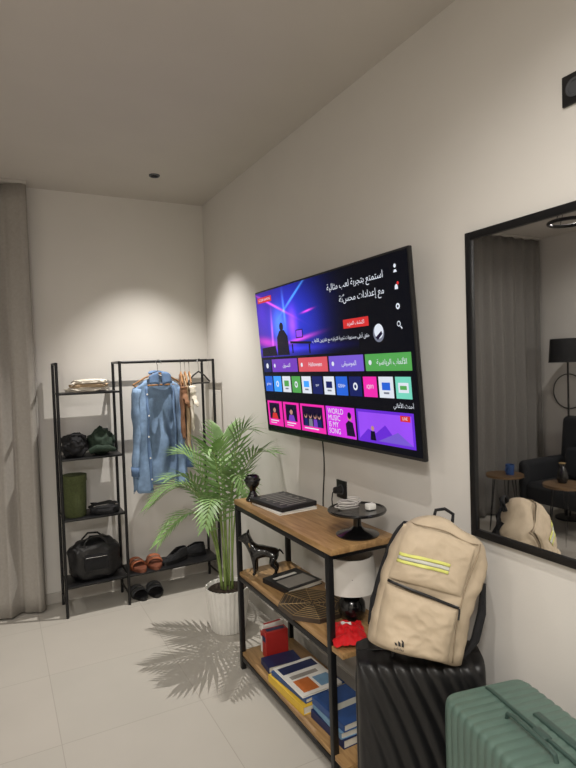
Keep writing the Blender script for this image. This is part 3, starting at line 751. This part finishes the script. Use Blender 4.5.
suitcase('suitcase', 'tall black ribbed suitcase with the backpack on top', (1.183, 1.412, 0), R(-33), .40, .588, .22, black_shell, black_plastic, 8, slant=.45, p=8, curve=.12)
suitcase('suitcase', 'green ribbed suitcase at the lower right in front of the black suitcase', (1.125, .895, 0), R(-101), .45, .625, .28, green_shell, green_trim, 16, p=18, ra=.0026, hr=.0065)

# ------------------------------------------------------------------ backpack
bp = thing('backpack', 'beige backpack with neon yellow stripes on top of the black suitcase', 'backpack', (1.128, 1.358, .624), (R(-6), R(14), R(-34)))
BH = .425
def bw(z):
    t = z/BH; return .150*(1-.03*(1-t))*(max(0, 1-max(0, (t-.60)/.40)**3.2))**.42*.98+.004 if t < 1 else .004
def bd(z):
    t = max(0, min(1, z/BH)); return .09*(1-.38*t)*(max(0, 1-max(0, (t-.75)/.25)**2.5))**.5*min(1, (.6+t*7))+.003
def slump(q):
    t = q.z/BH; x = q.x
    return Vector((x+.016*t*t-.006*math.sin(t*5), q.y+.005*math.sin(t*9+x*18), q.z-.012*(x/.15)**2*t-.018*math.exp(-((x-.05)/.05)**2)*t**5-.014*(x > 0)*min(1, x/.1)*t**3))
def bsurf(z, th, n=3.0, off=0):
    w, d = bw(z)+off, bd(z)+off
    c, s_ = math.cos(th), math.sin(th); e = 2/n
    q = Vector((w*math.copysign(abs(c)**e, c), d*math.copysign(abs(s_)**e, s_), z))
    wr = .011*noise.noise(Vector((q.x*10, z*8, s_)))+.006*noise.noise(Vector((q.x*22, z*30, s_)))
    return slump(q+Vector((wr*c*.8, wr*s_*1.2, 0)))
def bfront(x, z, off=0, n=3.0):
    w, d = bw(z), bd(z); k = max(0, 1-min(1, abs(x/w))**n)**(1/n)
    return slump(Vector((x, -d*k-off-.009, z)))
b_ = MB(); b_.grid(lambda u, v: bsurf(BH*(1-(1-v)**1.4), 2*PI*u), 96, 60, cu=True)
b_.bm.verts.ensure_lookup_table()
cap = [b_.bm.verts[i*60] for i in range(96)]; b_.bm.faces.new(cap[::-1])
cap = [b_.bm.verts[i*60+59] for i in range(96)]; b_.bm.faces.new(cap)
b_.build('main_body', beige_bag, bp, ang=180)
def pocket(x0, x1, z0, z1, bulge, name, m, cr=1, sl=0):
    q = MB()
    def fn(u, v):
        x = x0+(x1-x0)*u; z = z0+(z1-z0)*v-sl*u*v
        k = (max(0, 1-abs(2*u-1)**5)*max(0, 1-abs(2*v-1)**5))**.45
        ridge = 1-abs(noise.noise(Vector((u*3+v*2.2, v*3.5-u*1.5, 7))))*2
        ridge2 = 1-abs(noise.noise(Vector((u*5-v*3, v*6+u*2, 3))))*2
        cr_ = cr*(.16*noise.noise(Vector((u*3, v*3, 2)))+.20*(ridge-.5)+.10*(ridge2-.5))
        return bfront(x, z, bulge*k*(1+cr_))
    q.grid(fn, 60, 44); return q.build(name, m, bp, ang=180), fn
PW = (-.136, .082)
po, pf = pocket(PW[0], PW[1], .018, .198, .030, 'front_pocket', beige_bag, 1, .018)
pq, pf2 = pocket(PW[0], PW[1], .218, .385, .012, 'upper_pocket', beige_bag, 1.8)
bag_dark = mat('bag_piping', (146, 130, 108), .8)
def band(name, m, x0, x1, z0, z1, zt, off, parent=None):
    q = MB(); q.grid(lambda u, v: bfront(x0+(x1-x0)*u, z0+(z1-z0)*u+zt*(v-.5), off), 40, 3); return q.build(name, m, parent or bp, ang=180, solid=.0015)
def pband(name, m, v0, vt, u0, u1):
    q = MB(); q.grid(lambda u, v: pf2(u0+(u1-u0)*u, v0+vt*(v-.5))+Vector((0, -.0022, 0)), 40, 4); return q.build(name, m, pq, ang=180, solid=.0015)
pband('yellow_stripe', neon, .50, .055, .025, .72)
pband('grey_stripe', stripe_g, .435, .055, .025, .72)
pband('yellow_stripe', neon, .37, .055, .025, .72)
zp = band('zipper', black_plastic, PW[0], PW[1], .210, .186, .009, .006)
MB().tube([bfront(.082, .186, .010), bfront(.085, .174, .012), bfront(.086, .154, .014)], .003, 6).build('zip_pull', black_plastic, zp)
MB().tube([bfront(.098-.01*math.sin(k/20*PI), .02+.375*k/20, -.001) for k in range(21)], .0024, 6).build('piping', bag_dark, bp, ang=180)
MB().tube([bfront(-.115+.205*k/20, .392, -.001) for k in range(21)], .0022, 6).build('piping', bag_dark, bp, ang=180)
lg = MB()
def fz(x, z): return pf((x-PW[0])/(PW[1]-PW[0]), (z-.018)/.180)+Vector((0, -.0026, 0))
for k in range(3):
    hgt = .008+.006*k; xb = -.083+.0095*k
    lg.quad([fz(xb, .046), fz(xb+.007, .046), fz(xb+.004, .046+hgt*.8), fz(xb-.003, .046+hgt)])
c0 = fz(-.071, .038)
lg.text('adidas', .012, Matrix.Translation(c0+Vector((0, -.002, 0))) @ Matrix.Rotation(PI/2, 4, 'X'))
lg.build('emblem', black_card, po, smooth=False)
MB().tube([(-.02, .035, BH-.016), (-.018, .04, BH+.010), (.01, .045, BH+.020), (.038, .04, BH+.010), (.04, .035, BH-.016)], .009, 8, flat=.6).build('top_handle', black_fabric, bp)
bk = MB(); bk.grid(lambda u, v: slump(Vector(((2*u-1)*(bw(.02+.36*v)*1.0), bd(.02+.36*v)*.8+.012*(1-abs(2*u-1)**4), .02+.36*v))), 16, 16); bk.build('back_panel', black_fabric, bp, ang=180, solid=.02)
for s_ in (-1, 1):
    MB().tube([(s_*.05+.014, .045, .38), (s_*.08+.01, .075, .34), (s_*.125, .085, .23), (s_*.148, .080, .10), (s_*.148, .055, .03)], [.018, .02, .022, .018, .01], 10, flat=.5).build('shoulder_strap', black_fabric, bp)
MB().tube([(.145, -.01, .02), (.168, -.012, .08), (.175, .0, .16), (.165, .01, .25)], [.006, .014, .014, .008], 8).build('side_strap', black_fabric, bp)

# ------------------------------------------------------------------ things seen only in the mirror
fl = thing('floor_lamp', 'black floor lamp with drum shade reflected in the mirror', 'lamp', (-1.93, 3.42, 0))
MB().lathe([(0, 0), (.13, 0), (.13, .015), (.015, .025), (0, .025)], 36).build('base', black_metal, fl)
MB().tube([(0, 0, .02), (0, 0, 1.6)], .009, 10).build('pole', black_metal, fl)
fs = MB().lathe([(.165, 1.47), (.15, 1.69), (.148, 1.69), (.163, 1.47)], 40).build('lamp_shade', mat('black_shade', (18, 18, 20), .8), fl)
sh_ = MB()
for k in range(3): sh_.tube([(0, 0, 1.6), (.155*math.cos(k*2.09), .155*math.sin(k*2.09), 1.62)], .002, 6)
sh_.build('shade_spokes', black_metal, fs)
ac = thing('armchair', 'dark armchair reflected at the right edge of the mirror', 'armchair', (-1.66, 3.16, 0), (0, 0, R(90)))
MB().box((0, -.03, .33), (.56, .58, .18), .05, 4).build('seat', velvet, ac)
MB().box((0, .28, .62), (.66, .14, .70), .06, 4, Matrix.Rotation(R(-6), 3, 'X')).build('backrest', velvet, ac)
for s_ in (-1, 1):
    MB().box((s_*.32, 0, .42), (.11, .62, .36), .05, 4).build('armrest', velvet, ac)
    for y in (-.25, .25): MB().tube([(s_*.27, y, .26), (s_*.29, y, 0)], [.016, .01], 10).build('leg', black_metal, ac)
MB().box((.0, .14, .55), (.4, .12, .3), .05, 4, Matrix.Rotation(R(-14), 3, 'X')).build('cushion', velvet, ac)
def sidetable(label, loc, r, h):
    t = thing('side_table', label, 'side table', loc)
    MB().lathe([(0, h-.02), (r, h-.02), (r, h), (0, h)], 40).build('tabletop', wood_d, t)
    for k in range(3):
        a = k*2.094+.4
        MB().tube([(r*.6*math.cos(a-.12), r*.6*math.sin(a-.12), h-.02), (r*.9*math.cos(a), r*.9*math.sin(a), .008), (r*.6*math.cos(a+.3), r*.6*math.sin(a+.3), h-.02)], .005, 8).build('leg', black_metal, t)
    return t
sidetable('round wooden side table near the curtain, seen in the mirror', (-1.16, 3.50, 0), .16, .50)
sidetable('round wooden side table before the armchair, seen in the mirror', (-1.02, 2.80, 0), .16, .55)
cu = thing('mug', 'blue mug on the side table near the curtain', 'mug', (-1.18, 3.46, .50))
cup_ = MB().lathe([(0, 0), (.034, 0), (.038, .09), (.035, .09), (.031, .006), (0, .006)], 28).build('cup', blue_m, cu)
MB().tube([(.036+.022*math.sin(a), 0, .045+.025*math.cos(a)) for a in [PI*k/10 for k in range(11)]], .004, 8).build('handle', blue_m, cu)
vv = thing('vase', 'dark glass vase on the side table before the armchair', 'vase', (-1.04, 2.84, .55))
MB().lathe([(0, 0), (.03, 0), (.045, .04), (.03, .1), (.018, .13), (.024, .15), (.02, .15), (.014, .13), (0, .12)], 28).build('vase_body', blackgloss, vv)
MB().lathe([(.024, .15), (.027, .153), (.024, .156)], 28).build('lip', gold, vv)
tag(MB().tube([(X0+.012, 3.60+.17*math.cos(2*PI*k/48), 1.18+.17*math.sin(2*PI*k/48)) for k in range(48)], .005, 8, closed=True).build('wall_hoop', black_metal), 'thin black hoop on the far wall, reflected in the mirror', 'wall decoration')
pd = thing('pendant_lamp', 'black ring pendant lamp reflected at the top corner of the mirror', 'pendant lamp', (-.93, 2.68, 2.5))
MB().tube([(.13*math.cos(2*PI*k/40), .13*math.sin(2*PI*k/40), 0) for k in range(40)], .013, 8, closed=True).build('ring', black_metal, pd)
for k in range(3): MB().tube([(.13*math.cos(k*2.09), .13*math.sin(k*2.09), 0), (0, 0, .2)], .0025, 6).build('cable', black_metal, pd)
MB().lathe([(0, .23), (.04, .23), (.04, .2), (0, .2)], 24).build('ceiling_rose', black_metal, pd)

# ------------------------------------------------------------------ world + camera
w = bpy.data.worlds.new('w'); bpy.context.scene.world = w; w.use_nodes = True
w.node_tree.nodes['Background'].inputs['Color'].default_value = (1, .95, .88, 1); w.node_tree.nodes['Background'].inputs['Strength'].default_value = .02
bpy.context.scene.view_settings.view_transform = 'Standard'
yaw, pit, rol = R(27.6), R(1.94), R(1.9)
Fv = Vector((math.sin(yaw)*math.cos(pit), math.cos(yaw)*math.cos(pit), -math.sin(pit)))
R0 = Vector((math.cos(yaw), -math.sin(yaw), 0)); U0 = R0.cross(Fv)
cr = R0*math.cos(rol)-U0*math.sin(rol); cup = R0*math.sin(rol)+U0*math.cos(rol)
cd = bpy.data.cameras.new('cam'); cam = bpy.data.objects.new('camera', cd); C.objects.link(cam)
M = Matrix((cr, cup, -Fv)).transposed().to_4x4(); M.translation = Vector((0, 0, H)); cam.matrix_world = M
cd.sensor_fit = 'VERTICAL'; cd.sensor_height = 36; cd.lens = 560/768*36; cd.clip_start = .02
bpy.context.scene.camera = cam
